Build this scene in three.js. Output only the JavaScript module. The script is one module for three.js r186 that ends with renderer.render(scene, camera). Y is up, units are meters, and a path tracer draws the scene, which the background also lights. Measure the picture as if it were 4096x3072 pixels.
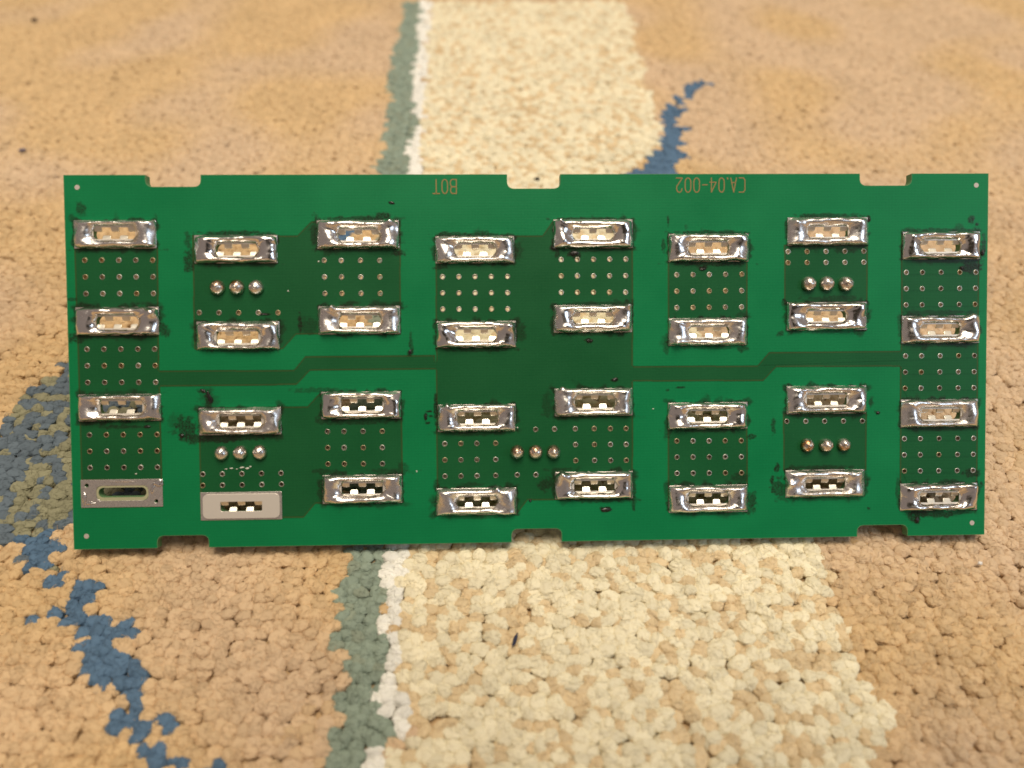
import * as THREE from 'three';
import { mergeGeometries, mergeVertices } from 'three/addons/utils/BufferGeometryUtils.js';
import { ImprovedNoise } from 'three/addons/math/ImprovedNoise.js';
import { RectAreaLightUniformsLib } from 'three/addons/lights/RectAreaLightUniformsLib.js';

// ---------------------------------------------------------------- camera, lamps, exposure
const scene = new THREE.Scene();
const renderer = new THREE.WebGLRenderer({ antialias: true });
renderer.toneMapping = THREE.LinearToneMapping;
renderer.toneMappingExposure = 1.0;
renderer.shadowMap.enabled = true;
RectAreaLightUniformsLib.init();

const DEG = Math.PI / 180;
const CAM_H = 0.1027, PITCH = 45 * DEG, ROLL = 1.23 * DEG, VFOV = 51.937;
const camera = new THREE.PerspectiveCamera(VFOV, 4 / 3, 0.005, 20);
const fw = new THREE.Vector3(0, -Math.sin(PITCH), -Math.cos(PITCH));
const r0 = new THREE.Vector3(1, 0, 0), u0 = r0.clone().cross(fw);
const camR = r0.clone().multiplyScalar(Math.cos(ROLL)).addScaledVector(u0, Math.sin(ROLL));
const camU = u0.clone().multiplyScalar(Math.cos(ROLL)).addScaledVector(r0, -Math.sin(ROLL));
camera.position.set(0, CAM_H, 0);
camera.up.copy(camU);
camera.lookAt(camera.position.clone().add(fw));
camera.focus = 0.131;
camera.userData.fStop = 14;
scene.add(camera);

scene.background = new THREE.Color().setRGB(0.235, 0.19, 0.165);      // dim room around the close-up

function lamp(name, label, color, intensity, w, h, pos, target, glow) {
  const g = new THREE.Group(); g.name = name; g.position.copy(pos); g.lookAt(target);
  g.userData = { label, category: 'lamp' };
  const frame = new THREE.Mesh(new THREE.BoxGeometry(w + 0.04, h + 0.04, 0.03), new THREE.MeshStandardMaterial({ color: 0xb8b4ac, roughness: 0.7 }));
  frame.name = 'frame'; frame.position.z = -0.02; g.add(frame);
  const m = new THREE.Mesh(new THREE.PlaneGeometry(w, h), new THREE.MeshStandardMaterial({ color: 0x111111, emissive: color, emissiveIntensity: glow, roughness: 0.9 }));
  m.name = 'diffuser'; g.add(m);
  scene.add(g);
  const l = new THREE.RectAreaLight(color, intensity, w, h);
  const d = target.clone().sub(pos).normalize();
  l.position.copy(pos).addScaledVector(d, 0.01); l.lookAt(target);
  scene.add(l);
}
lamp('ceiling_lamp', 'large warm white ceiling lamp above the carpet', new THREE.Color().setRGB(1.0, 0.885, 0.71), 10.9, 0.95, 0.8,
  new THREE.Vector3(0.06, 1.6, -0.05), new THREE.Vector3(0, 0, -0.1), 0.6);
lamp('window_lamp', 'cool white light panel standing to the side of the carpet', new THREE.Color().setRGB(0.66, 0.82, 1.0), 8, 0.42, 0.5,
  new THREE.Vector3(1.25, 0.95, 0.5), new THREE.Vector3(0, 0, -0.1), 0.6);

// the phone that takes the picture, mirrored dark in the solder
{
  const g = new THREE.Group(); g.name = 'phone'; g.userData = { label: 'black phone held over the board, taking the picture', category: 'phone' };
  const black = new THREE.MeshStandardMaterial({ color: 0x0b0b0c, roughness: 0.35 });
  const sh = new THREE.Shape(), w = 0.075, h = 0.0375, r = 0.008;
  sh.moveTo(-w + r, -h); sh.lineTo(w - r, -h); sh.quadraticCurveTo(w, -h, w, -h + r); sh.lineTo(w, h - r); sh.quadraticCurveTo(w, h, w - r, h); sh.lineTo(-w + r, h); sh.quadraticCurveTo(-w, h, -w, h - r); sh.lineTo(-w, -h + r); sh.quadraticCurveTo(-w, -h, -w + r, -h);
  const body = new THREE.Mesh(new THREE.ExtrudeGeometry(sh, { depth: 0.006, bevelSize: 0.0015, bevelThickness: 0.001, bevelSegments: 2 }), black); body.name = 'body'; g.add(body);
  const ring = new THREE.Mesh(new THREE.TorusGeometry(0.005, 0.0008, 8, 24), new THREE.MeshStandardMaterial({ color: 0x333333, metalness: 1, roughness: 0.3 })); ring.name = 'lens_ring'; ring.position.set(-0.05, 0, -0.0012); g.add(ring);
  g.position.copy(camera.position).addScaledVector(fw, -0.006).addScaledVector(camR, 0.05);
  g.quaternion.copy(new THREE.Quaternion().setFromRotationMatrix(new THREE.Matrix4().makeBasis(camR, camU, fw.clone().negate())));
  g.traverse((o) => { o.castShadow = o.receiveShadow = true; }); scene.add(g);
}

// ---------------------------------------------------------------- helpers
let seed = 20240611;
const rnd = () => { seed = (seed * 1664525 + 1013904223) >>> 0; return seed / 4294967296; };
const rr = (a, b) => a + (b - a) * rnd();
const noise = new ImprovedNoise();
const N3 = (x, y, z) => noise.noise(x, y, z);
const fbm = (x, y, z, o = 4) => { let s = 0, a = 0.5, f = 1; for (let i = 0; i < o; i++) { s += a * N3(x * f, y * f, z + i * 7.3); a *= 0.5; f *= 2.03; } return s; };
const clamp = (v, a, b) => Math.min(b, Math.max(a, v));
const sstep = (a, b, v) => { const t = clamp((v - a) / (b - a), 0, 1); return t * t * (3 - 2 * t); };
const RGB = (r, g, b) => new THREE.Color().setRGB(r, g, b);

// a photograph pixel (4096 x 3072) gives a direction; the ground or the board gives the distance
const FPX = 1536 / Math.tan(VFOV / 2 * DEG);
function ray(px, py) {
  return fw.clone().addScaledVector(camR, (px - 2048) / FPX).addScaledVector(camU, -(py - 1536) / FPX);
}
function ground(px, py) { const d = ray(px, py), t = (CAM_H + 0.001) / -d.y; return [d.x * t, d.z * t]; }

// board frame: x along the bottom edge, y up the leaning face, z out of the soldered face
const BW = 140, BH = 56.0, BT = 1.6;
const YAW = 2.56 * DEG, LEAN = 43.06 * DEG;
const bu = new THREE.Vector3(Math.cos(YAW), 0, -Math.sin(YAW));
const bb = new THREE.Vector3(-Math.sin(YAW), 0, -Math.cos(YAW));
const bv = new THREE.Vector3(0, Math.cos(LEAN), 0).addScaledVector(bb, Math.sin(LEAN));
const bn = bu.clone().cross(bv);
const bOrigin = new THREE.Vector3(-0.0655, 0, -0.0654).addScaledVector(bu, BW / 2000);
function B(px, py) {                              // -> [x, y] in millimetres on the face
  const d = ray(px, py), o = camera.position;
  const t = bOrigin.clone().sub(o).dot(bn) / d.dot(bn);
  const p = o.clone().addScaledVector(d, t).sub(bOrigin);
  return [p.dot(bu) * 1000, p.dot(bv) * 1000];
}
const S = 0.001;
function part(name, geo, mat, parent, mm = true) {
  if (mm) geo.scale(S, S, S);
  const m = new THREE.Mesh(geo, mat); m.name = name; m.castShadow = m.receiveShadow = true; parent.add(m); return m;
}
function numbered(base) { const k = numbered.n; k[base] = (k[base] ?? -1) + 1; return k[base] ? base + '_' + String(k[base]).padStart(3, '0') : base; }
numbered.n = {};
function inPoly(x, y, p) {
  let c = false;
  for (let i = 0, j = p.length - 1; i < p.length; j = i++) {
    const [xi, yi] = p[i], [xj, yj] = p[j];
    if ((yi > y) !== (yj > y) && x < (xj - xi) * (y - yi) / (yj - yi) + xi) c = !c;
  }
  return c;
}

// ---------------------------------------------------------------- carpet pattern (outlines read from the photograph, laid on the ground)
const zoom = (ox, oy, s, pts) => pts.map(([x, y]) => ground(ox + x / s, oy + y / s));
const ups = (pts) => pts.map(([y, x]) => [x, y]);
const topL = ups([[0, 360], [150, 350], [230, 330], [320, 300], [400, 285], [520, 265], [630, 280], [740, 240], [850, 255], [980, 220], [1060, 180], [1110, 240]]);
const topM = ups([[0, 440], [100, 455], [170, 425], [290, 435], [400, 415], [500, 400], [600, 400], [700, 415], [780, 430], [830, 420], [900, 375], [1000, 365], [1110, 380]]);
const topR = ups([[0, 520], [100, 510], [240, 490], [380, 475], [500, 490], [650, 470], [780, 460], [850, 450], [950, 440], [1110, 455]]);
const botL = ups([[80, 490], [180, 600], [240, 640], [300, 570], [380, 460], [440, 470], [500, 520], [530, 455], [600, 520], [700, 440], [780, 385], [830, 530], [960, 560], [1080, 590], [1160, 400], [1220, 510], [1300, 510], [1400, 410], [1560, 400], [1800, 400]]);
const botM = ups([[80, 800], [200, 830], [260, 780], [330, 820], [420, 770], [500, 750], [600, 760], [700, 830], [800, 770], [900, 820], [1000, 830], [1080, 790], [1130, 710], [1200, 770], [1300, 800], [1420, 830], [1500, 720], [1800, 680]]);
const botR = ups([[80, 950], [170, 930], [280, 890], [370, 930], [440, 860], [520, 900], [600, 890], [700, 940], [900, 925], [1020, 935], [1100, 940], [1200, 970], [1260, 920], [1330, 960], [1430, 990], [1500, 850], [1800, 820]]);
const G2 = (p) => zoom(1400, 0, 1.58, p), G6 = (p) => zoom(1100, 2150, 1.8, p);
const gTL = G2(topL), gTM = G2(topM), gTR = G2(topR), gBL = G6(botL), gBM = G6(botM), gBR = G6(botR);
const shiftX = (p, d) => p.map(([x, z]) => [x + d, z]);
const sagePoly = [...shiftX(gTL, -0.0012), ...shiftX(gBL, -0.0006), ...[...gBM].reverse(), ...[...gTM].reverse()];
const whitePoly = [...gTM, ...gBM, ...[...gBR].reverse(), ...[...gTR].reverse()];
const creamTopR = G2(ups([[0, 1710], [130, 1790], [300, 1810], [400, 1860], [520, 1850], [600, 1920], [700, 1930], [800, 1980], [850, 1950], [900, 1960], [980, 1870], [1050, 1800], [1110, 1750]]));
const creamBotR = zoom(3100, 2150, 1.8, ups([[-40, 250], [40, 345], [150, 310], [220, 400], [300, 400], [430, 380], [520, 520], [600, 545], [700, 530], [760, 545], [900, 550], [960, 560], [1060, 680], [1130, 740], [1200, 820], [1280, 820], [1400, 750], [1500, 740], [1600, 680], [1800, 520]]));
const creamPoly = [...gTR, ...gBR, ...[...creamBotR].reverse(), ...[...creamTopR].reverse()];
const bluePolys = [
  zoom(1400, 0, 1.58, [[2270, 500], [2190, 500], [2115, 540], [2120, 600], [2050, 600], [2075, 640], [2010, 650], [1960, 730], [1985, 770], [1985, 830], [1955, 880], [1970, 920], [1880, 960], [1870, 1030], [1800, 1050], [1740, 1120], [1700, 1250], [1960, 1290], [2060, 1120], [2070, 1010], [2150, 980], [2090, 920], [2140, 905], [2065, 870], [2100, 830], [2165, 800], [2100, 790], [2060, 770], [2110, 700], [2140, 665], [2090, 670], [2130, 610], [2170, 590], [2210, 530], [2275, 520]]),
  zoom(0, 2150, 1.8, [[120, -40], [120, 30], [180, 130], [200, 190], [330, 210], [400, 120], [380, -40]]),
  zoom(0, 2150, 1.8, [[345, 240], [440, 235], [430, 320], [350, 310]]),
  zoom(0, 2150, 1.8, [[470, 290], [560, 260], [730, 320], [670, 360], [630, 430], [610, 530], [690, 540], [740, 590], [910, 575], [920, 615], [1030, 615], [1015, 680], [940, 680], [760, 700], [760, 750], [850, 790], [910, 850], [980, 885], [925, 930], [1060, 1000], [1080, 1050], [1010, 1080], [1055, 1160], [1050, 1220], [960, 1290], [950, 1340], [1080, 1285], [1180, 1295], [1130, 1370], [1070, 1420], [960, 1420], [900, 1390], [830, 1430], [790, 1300], [820, 1230], [880, 1220], [880, 1130], [800, 1030], [550, 1020], [600, 940], [590, 830], [570, 650], [580, 600], [460, 610], [470, 510], [440, 450], [500, 390]]),
  zoom(0, 2150, 1.8, [[1180, 1430], [1200, 1370], [1310, 1250], [1330, 1340], [1250, 1430]]),
  zoom(0, 2150, 1.8, [[920, 1530], [1000, 1500], [1180, 1500], [1150, 1620], [1030, 1630], [1000, 1540]]),
  zoom(0, 2150, 1.8, [[1180, 1700], [1260, 1560], [1340, 1550], [1330, 1700]]),
  zoom(0, 2150, 1.8, [[1480, 1720], [1500, 1640], [1600, 1630], [1620, 1720]]),
  zoom(0, 2150, 1.8, [[180, 620], [215, 545], [300, 530], [370, 480], [380, 540], [270, 580], [230, 625]]),
  zoom(1150, 660, 2.212, [[420, 560], [600, 560], [590, 640], [540, 670], [420, 675]]),
];
const mixPoly = zoom(0, 1400, 1.844, [[450, 60], [520, 40], [900, 200], [1230, 350], [1260, 1180], [530, 1290], [410, 1290], [380, 1350], [420, 1490], [370, 1540], [380, 1620], [210, 1590], [190, 1530], [120, 1500], [110, 1420], [-250, 1420], [-250, 560], [0, 560], [10, 510], [60, 450], [70, 370], [160, 345], [190, 290], [260, 240], [270, 190], [400, 200], [450, 100]]);

const YARN = {                                   // base colours of the dyed wool
  tan: RGB(0.61, 0.43, 0.235), tanPink: RGB(0.605, 0.445, 0.295), cream: RGB(0.77, 0.695, 0.505), white: RGB(0.80, 0.78, 0.72),
  buff: RGB(0.67, 0.525, 0.325), sage: RGB(0.26, 0.315, 0.255), blue: RGB(0.10, 0.17, 0.265), olive: RGB(0.275, 0.265, 0.175), slate: RGB(0.13, 0.165, 0.20),
};
function yarnAt(x, z) {
  const edge = 0.00055, jx = x + rr(-edge, edge) + 0.0004 * N3(x * 900, 3, z * 900), jz = z + rr(-edge, edge) + 0.0004 * N3(x * 900, 9, z * 900);
  for (const p of bluePolys) if (inPoly(jx, jz, p)) return 'blue';
  if (inPoly(jx, jz, mixPoly)) return fbm(x * 260, 4.2, z * 260, 2) + rr(-0.25, 0.25) > 0 ? 'olive' : 'slate';
  if (inPoly(jx, jz, whitePoly)) return rnd() < 0.07 ? 'tan' : 'white';
  if (inPoly(jx, jz, sagePoly)) return 'sage';
  if (inPoly(jx + 0.0012 * N3(x * 420, 6, z * 420), jz + 0.0012 * N3(x * 420, 16, z * 420), creamPoly)) { return rnd() < 0.62 + 0.25 * N3(x * 240, 1.5, z * 240) ? 'cream' : 'buff'; }
  return 'tan';
}

// ---------------------------------------------------------------- carpet
const carpet = new THREE.Group(); carpet.name = 'carpet';
carpet.userData = { kind: 'structure', label: 'tan wool carpet with cream, sage, white and blue pattern' };
scene.add(carpet);
const PILE = 0.0045;
const woolMat = () => new THREE.MeshPhysicalMaterial({ color: 0xffffff, roughness: 1, sheen: 0.35, sheenRoughness: 0.6, sheenColor: RGB(0.9, 0.8, 0.65), specularIntensity: 0.15 });
const wool = woolMat();
{
  const g = new THREE.BoxGeometry(2.4, 0.003, 2.0);
  const backing = part('backing', g, new THREE.MeshStandardMaterial({ color: RGB(0.50, 0.34, 0.18), roughness: 1 }), carpet, false);
  backing.position.set(0, -PILE + 0.00035, -0.3);
}
function tuftGeometry(k) {                       // one cut tuft: a soft knobbly top on a short stem, fibres as fine relief
  let g = new THREE.IcosahedronGeometry(1, 13);
  g.deleteAttribute('uv'); g.deleteAttribute('normal'); g = mergeVertices(g, 1e-5);
  const p = g.attributes.position, v = new THREE.Vector3();
  for (let i = 0; i < p.count; i++) {
    v.fromBufferAttribute(p, i);
    const n1 = N3(v.x * 1.3 + k * 11, v.y * 1.3, v.z * 1.3 + k * 5), n2 = N3(v.x * 3.1 + k * 3, v.y * 3.1 + 7, v.z * 3.1);
    const n3 = N3(v.x * 3.0 + n2, v.y * 8 + k, v.z * 11), n4 = N3(v.x * 14, v.y * 14 + k, v.z * 14);
    const r = 1 + 0.20 * n1 + 0.07 * n2 + 0.12 * n3 + 0.04 * n4;
    const sq = 1 - 0.16 * Math.max(0, v.y);
    p.setXYZ(i, v.x * r, v.y * r * sq, v.z * r);
  }
  const idx = g.index.array, keep = [];
  for (let i = 0; i < idx.length; i += 3) if (Math.max(p.getY(idx[i]), p.getY(idx[i + 1]), p.getY(idx[i + 2])) > -0.75) keep.push(idx[i], idx[i + 1], idx[i + 2]);
  g.setIndex(keep); g.computeVertexNormals();
  return g;
}
const TUFTS = [0, 1, 2, 3].map(tuftGeometry);
{
  const PITCH_X = 0.00168, PITCH_Z = 0.00146, list = [];
  let row = 0;
  for (let z = 0.03; z > -0.40; z -= PITCH_Z, row++) {
    const half = z > -0.03 ? 0.13 : 0.13 + (-z - 0.03) * 0.62;
    for (let x = -half; x < half; x += PITCH_X) {
      const tx = x + (row % 2) * PITCH_X / 2 + rr(-0.34, 0.34) * PITCH_X, tz = z + rr(-0.34, 0.34) * PITCH_Z;
      const sd = -((tx - bOrigin.x) * bb.x + (tz - bOrigin.z) * bb.z);           // distance in front of the board's lower edge
      const press = 0.0008 * sstep(0.0014, 0.0002, sd) * sstep(-0.009, -0.003, sd) * (Math.abs((tx - bOrigin.x)) < 0.0705 ? 1 : 0);   // pile pressed down by the edge
      const yarn = yarnAt(tx, tz), n = fbm(tx * 55, 2, tz * 55, 3);
      const big = yarn === 'cream' || yarn === 'white' ? 1.0 : 0.93;
      const sx = big * rr(0.95, 1.4) * 0.00117, sz = big * rr(0.88, 1.2) * 0.00112, sy = rr(0.88, 1.12) * 0.00096;
      const lift = (yarn === 'cream' || yarn === 'white' ? 0.00018 : 0) + rr(-0.00016, 0.00010) - (rnd() < 0.05 ? 0.0003 : 0) + 0.0004 * n - 0.0021 - press;
      const q = new THREE.Quaternion().setFromEuler(new THREE.Euler(rr(-0.28, 0.28), rr(-0.7, 0.7) + (rnd() < 0.5 ? Math.PI : 0), rr(-0.28, 0.28)));
      const m = new THREE.Matrix4().compose(new THREE.Vector3(tx, lift, tz), q, new THREE.Vector3(sx, sy, sz));
      const c = YARN[yarn].clone();
      if (yarn === 'tan') c.lerp(YARN.tanPink, clamp(0.5 + 2.2 * N3(tx * 30, 8, tz * 30) + tx * 3, 0, 1));
      if (yarn === 'sage' && rnd() < 0.2) c.lerp(YARN.olive, 0.25);
      c.multiplyScalar(1 + rr(-0.09, 0.09) + 0.12 * n);
      const d = Math.hypot(tx, CAM_H, tz);
      // seen in the photograph?
      const rel = new THREE.Vector3(tx, -CAM_H, tz), dep = rel.dot(fw), sxp = 2048 + FPX * rel.dot(camR) / dep, syp = 1536 - FPX * rel.dot(camU) / dep;
      const seen = dep > 0 && sxp > 10 && sxp < 4086 && syp < 3062 && syp > 2215;
      list.push({ m, c, yarn, d: seen ? d : 9, k: Math.floor(rnd() * 4) });
    }
  }
  const near = new Set([...list].sort((a, b) => a.d - b.d).slice(0, 300));
  const bins = {};
  const nm = { tan: 'tan_pile', buff: 'buff_pile', cream: 'cream_pile', white: 'white_pile', sage: 'sage_pile', blue: 'blue_pile', olive: 'olive_pile', slate: 'slate_pile' };
  const mats = {};
  for (const t of list) {
    if (near.has(t)) {
      const key = t.yarn + Math.round(t.c.r * 40);
      mats[key] ??= Object.assign(woolMat(), { color: t.c.clone() });
      const o = new THREE.Mesh(TUFTS[t.k], mats[key]); o.name = numbered('tuft'); o.castShadow = o.receiveShadow = true;
      t.m.decompose(o.position, o.quaternion, o.scale); carpet.add(o);
    } else (bins[t.yarn + (t.yarn === 'tan' || t.yarn === 'cream' ? t.k : t.k % 2)] ??= []).push(t);
  }
  for (const [key, ts] of Object.entries(bins)) {
    const im = new THREE.InstancedMesh(TUFTS[ts[0].k], wool, ts.length);
    ts.forEach((t, i) => { im.setMatrixAt(i, t.m); im.setColorAt(i, t.c); });
    im.name = numbered(nm[ts[0].yarn]); im.userData = { kind: 'stuff' }; im.castShadow = im.receiveShadow = true;
    carpet.add(im);
  }
  // loose wool fibres standing out of the nearer tufts
  const strand = (() => {
    const c = new THREE.CatmullRomCurve3([[-0.55, -0.12, 0], [-0.2, 0.05, 0.06], [0.15, 0.09, -0.05], [0.5, -0.02, 0.05]].map(p => new THREE.Vector3(...p)));
    return new THREE.TubeGeometry(c, 7, 0.021, 3, false);
  })();
  const fib = [], up = new THREE.Vector3();
  for (const t of list) {
    up.setFromMatrixPosition(t.m);
    if (up.z < -0.17) continue;
    const nf = up.z > -0.075 ? 8 : 5;
    for (let k = 0; k < nf; k++) {
      const a = rr(0, 6.283), b = Math.sqrt(rnd()) * 0.95, n = new THREE.Vector3(Math.cos(a) * b, Math.sqrt(1 - b * b * 0.97), Math.sin(a) * b);
      const p = n.clone().multiplyScalar(1.0).applyMatrix4(t.m);
      const q = new THREE.Quaternion().setFromUnitVectors(new THREE.Vector3(0, 1, 0), n).multiply(new THREE.Quaternion().setFromEuler(new THREE.Euler(rr(-0.5, 0.5), rr(0, 6.283), rr(-0.5, 0.5))));
      const L = rr(0.0007, 0.0014);
      fib.push([new THREE.Matrix4().compose(p, q, new THREE.Vector3(L, L, L)), t.c.clone().multiplyScalar(rr(0.85, 1.15))]);
    }
  }
  const fm = new THREE.InstancedMesh(strand, wool, fib.length);
  fib.forEach(([m, c], i) => { fm.setMatrixAt(i, m); fm.setColorAt(i, c); });
  fm.name = 'wool_fibres'; fm.userData = { kind: 'stuff' }; fm.castShadow = fm.receiveShadow = true; carpet.add(fm);
  console.log('tufts', list.length, 'fibres', fib.length);
}

// ---------------------------------------------------------------- the circuit board: layout read from the photograph
// pad: [x0,y0,x1,y1] outline, [x0,y0,x1,y1] opening, teeth at the top (2 or 3)
const z1 = (s, ox, oy) => (a) => a.map((v, i) => (i % 2 ? oy : ox) + v / s);
const Z1 = z1(2.212, 200, 660), Z2 = z1(1.952, 200, 1400), Z3 = z1(2.212, 1150, 660), Z4 = z1(1.952, 1150, 1400),
  Z5 = z1(2.212, 2100, 660), Z6 = z1(1.952, 2100, 1400), Z7 = z1(2.212, 3000, 660), Z8 = z1(1.952, 3000, 1400);
const PADS = [
  [Z1, [215, 490, 940, 738], [375, 540, 770, 668], 3], [Z1, [230, 1258, 965, 1505], [402, 1330, 788, 1455], 2],
  [Z2, [225, 345, 868, 552], [378, 388, 740, 505], 3], [Z2, [243, 1010, 882, 1226], [380, 1072, 755, 1150], 0],
  [Z1, [1280, 622, 2012, 868], [1460, 690, 1842, 812], 2], [Z1, [1300, 1385, 2030, 1630], [1455, 1462, 1865, 1588], 2],
  [Z2, [1165, 450, 1805, 660], [1308, 505, 1668, 606], 2], [Z2, [1177, 1108, 1812, 1325], [1335, 1180, 1660, 1258], -3],
  [Z3, [262, 490, 985, 740], [438, 565, 815, 680], 3], [Z3, [275, 1250, 995, 1495], [450, 1320, 832, 1440], 2],
  [Z4, [265, 325, 885, 535], [408, 372, 755, 482], 2], [Z4, [275, 975, 895, 1195], [408, 1030, 760, 1132], 3],
  [Z3, [1310, 630, 2005, 868], [1475, 695, 1845, 812], 3], [Z3, [1318, 1382, 2020, 1615], [1485, 1445, 1850, 1560], 2],
  [Z4, [1175, 425, 1780, 635], [1318, 475, 1650, 582], 3], [Z4, [1165, 1078, 1788, 1285], [1318, 1140, 1645, 1228], 3],
  [Z5, [250, 483, 950, 735], [415, 560, 790, 662], 3], [Z5, [255, 1240, 945, 1480], [418, 1300, 788, 1402], 3],
  [Z6, [233, 300, 838, 512], [380, 345, 710, 462], 3], [Z6, [235, 950, 840, 1160], [368, 1010, 715, 1110], 3],
  [Z5, [1270, 610, 1975, 855], [1438, 675, 1812, 790], 3], [Z5, [1270, 1355, 1960, 1595], [1442, 1425, 1815, 1532], 2],
  [Z6, [1117, 410, 1735, 615], [1258, 465, 1590, 565], 2], [Z6, [1122, 1055, 1735, 1265], [1265, 1108, 1600, 1208], 3],
  [Z7, [330, 465, 1040, 710], [498, 540, 878, 645], 3], [Z7, [325, 1215, 1030, 1460], [488, 1285, 855, 1392], 2],
  [Z8, [285, 280, 905, 495], [425, 340, 770, 440], 3], [Z8, [275, 935, 890, 1145], [420, 998, 752, 1092], 3],
  [Z7, [1350, 592, 2030, 832], [1510, 658, 1865, 780], 3], [Z7, [1340, 1335, 2025, 1575], [1502, 1398, 1862, 1512], 3],
  [Z8, [1175, 385, 1775, 600], [1322, 450, 1652, 550], 3], [Z8, [1170, 1040, 1770, 1250], [1310, 1103, 1645, 1198], 3],
].map(([Z, o, i, t]) => {
  const a = Z(o), b = Z(i);
  const c = [B(a[0], a[1]), B(a[2], a[1]), B(a[2], a[3]), B(a[0], a[3])];
  const d = [B(b[0], b[1]), B(b[2], b[1]), B(b[2], b[3]), B(b[0], b[3])];
  const rect = (q) => ({ x0: (q[0][0] + q[3][0]) / 2, x1: (q[1][0] + q[2][0]) / 2, y1: (q[0][1] + q[1][1]) / 2, y0: (q[2][1] + q[3][1]) / 2 });
  return { o: rect(c), i: rect(d), t };
});
// solder peaks and dents: pad index -> [fraction x, fraction y from the top, height mm, radius mm]
const LUMPS = { 0: [[0.95, 0.15, 0.25, 0.7]], 1: [[0.93, 0.2, 0.5, 0.8]], 4: [[0.96, 0.2, 0.3, 0.5]], 8: [[0.15, 0.12, 0.2, 0.6], [0.9, 0.1, 0.3, 0.5]], 9: [[0.18, 0.05, 0.55, 0.5]], 13: [[0.93, 0.2, 0.45, 0.9]], 15: [[0.76, 0.02, 0.5, 0.5]],
  16: [[0.12, 0.75, 0.45, 0.9], [0.1, 0.08, 0.3, 0.4]], 17: [[0.95, 0.05, 0.4, 0.5]], 18: [[0.1, 0.02, 0.3, 0.6]], 19: [[0.1, 0.1, 0.35, 0.7]], 21: [[0.1, 0.85, 0.4, 0.5]], 14: [[0.12, 0.02, 0.35, 0.5]], 29: [[0.9, 0.02, 0.5, 0.9]], 27: [[0.05, 0.5, 0.3, 0.5]], 24: [[0.1, 0.2, 0.35, 0.7]], 28: [[0.1, 0.2, 0.3, 0.8]] };

const PINS = [[871, 1150.5, 57], [949.5, 1149.6, 57], [1026, 1149.6, 57], [887.5, 1812, 55], [963, 1810, 55], [1040, 1808, 56], [2068.5, 1807, 54], [2142, 1807, 55], [2214, 1807, 54],
  [3233, 1135.6, 57], [3305, 1134.7, 57], [3381, 1135.6, 58], [3227, 1780, 54], [3300.7, 1780, 54], [3372.5, 1778, 52]].map(([x, y, d]) => ({ p: B(x, y), r: d * 0.0188 }));

const F5 = [0, 0.25, 0.5, 0.75, 1], F8 = [0, 0.231, 0.5, 0.769, 1];
const VGRID = [
  [339, 1041, 611, 1041, 344, 1175, 614, 1174, F5, 3], [348, 1397, 619, 1396, 351, 1530, 623, 1529, F5, 3], [358, 1740, 628, 1738, 361, 1871, 630, 1869, F5, 3],
  [797, 1251, 1112, 1251, 0, 0, 0, 0, F5, 1], [811, 1897, 1124, 1893, 811, 1942, 1126, 1937, F5, 2],
  [1297, 1042, 1518.5, 1042, 1300, 1174, 1521, 1174, [0, 0.306, 0.653, 1], 3], [1310, 1726, 1529, 1725, 1312, 1856, 1530, 1855, [0, 0.3, 0.65, 1], 3],
  [1770, 1107.6, 2030, 1106.5, 1771, 1237, 2031, 1236, F5, 3], [1779, 1775, 1982.5, 1773, 1780, 1905, 1983, 1902, [0, 0.315, 0.63, 1], 3],
  [2068.5, 1899.5, 2143.5, 1899, 0, 0, 0, 0, [0, 1], 1], [2142.5, 1717.6, 2218, 1716.6, 0, 0, 0, 0, [0, 1], 1],
  [2244.7, 1038.6, 2503, 1037, 2245, 1170, 2502, 1169, F5, 3], [2301, 1715, 2504, 1714, 2303, 1842, 2505, 1841, [0, 0.372, 0.69, 1], 3],
  [2706.7, 1099.6, 2967, 1097, 2706.7, 1231, 2966, 1228, F5, 3], [2707, 1764, 2964.8, 1762.7, 2708, 1893, 2965.8, 1891, F5, 3],
  [3152, 1007, 3455, 1005, 3152, 1051, 3455, 1049, F5, 2], [3147, 1685.5, 3449, 1684, 0, 0, 0, 0, F5, 1],
  [3625, 1090, 3903, 1089, 3624, 1220, 3900, 1217, F8, 3], [3622, 1424, 3897.5, 1422.5, 3620, 1553, 3895, 1551, F8, 3], [3617, 1755, 3894, 1753, 3617, 1884, 3891.5, 1881.5, F8, 3],
];
const VIAS = [];
for (const [ax, ay, bx, by, cx, cy, dx, dy, fr, nr] of VGRID) {
  const a = B(ax, ay), b = B(bx, by), c = nr > 1 ? B(cx, cy) : a, d = nr > 1 ? B(dx, dy) : b;
  for (let r = 0; r < nr; r++) for (const f of fr) {
    const t = nr > 1 ? r / (nr - 1) : 0;
    const L = [a[0] + (c[0] - a[0]) * t, a[1] + (c[1] - a[1]) * t], R = [b[0] + (d[0] - b[0]) * t, b[1] + (d[1] - b[1]) * t];
    VIAS.push([L[0] + (R[0] - L[0]) * f, L[1] + (R[1] - L[1]) * f]);
  }
}
const VIA_R = 0.40, VIA_HOLE = 0.29;

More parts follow.
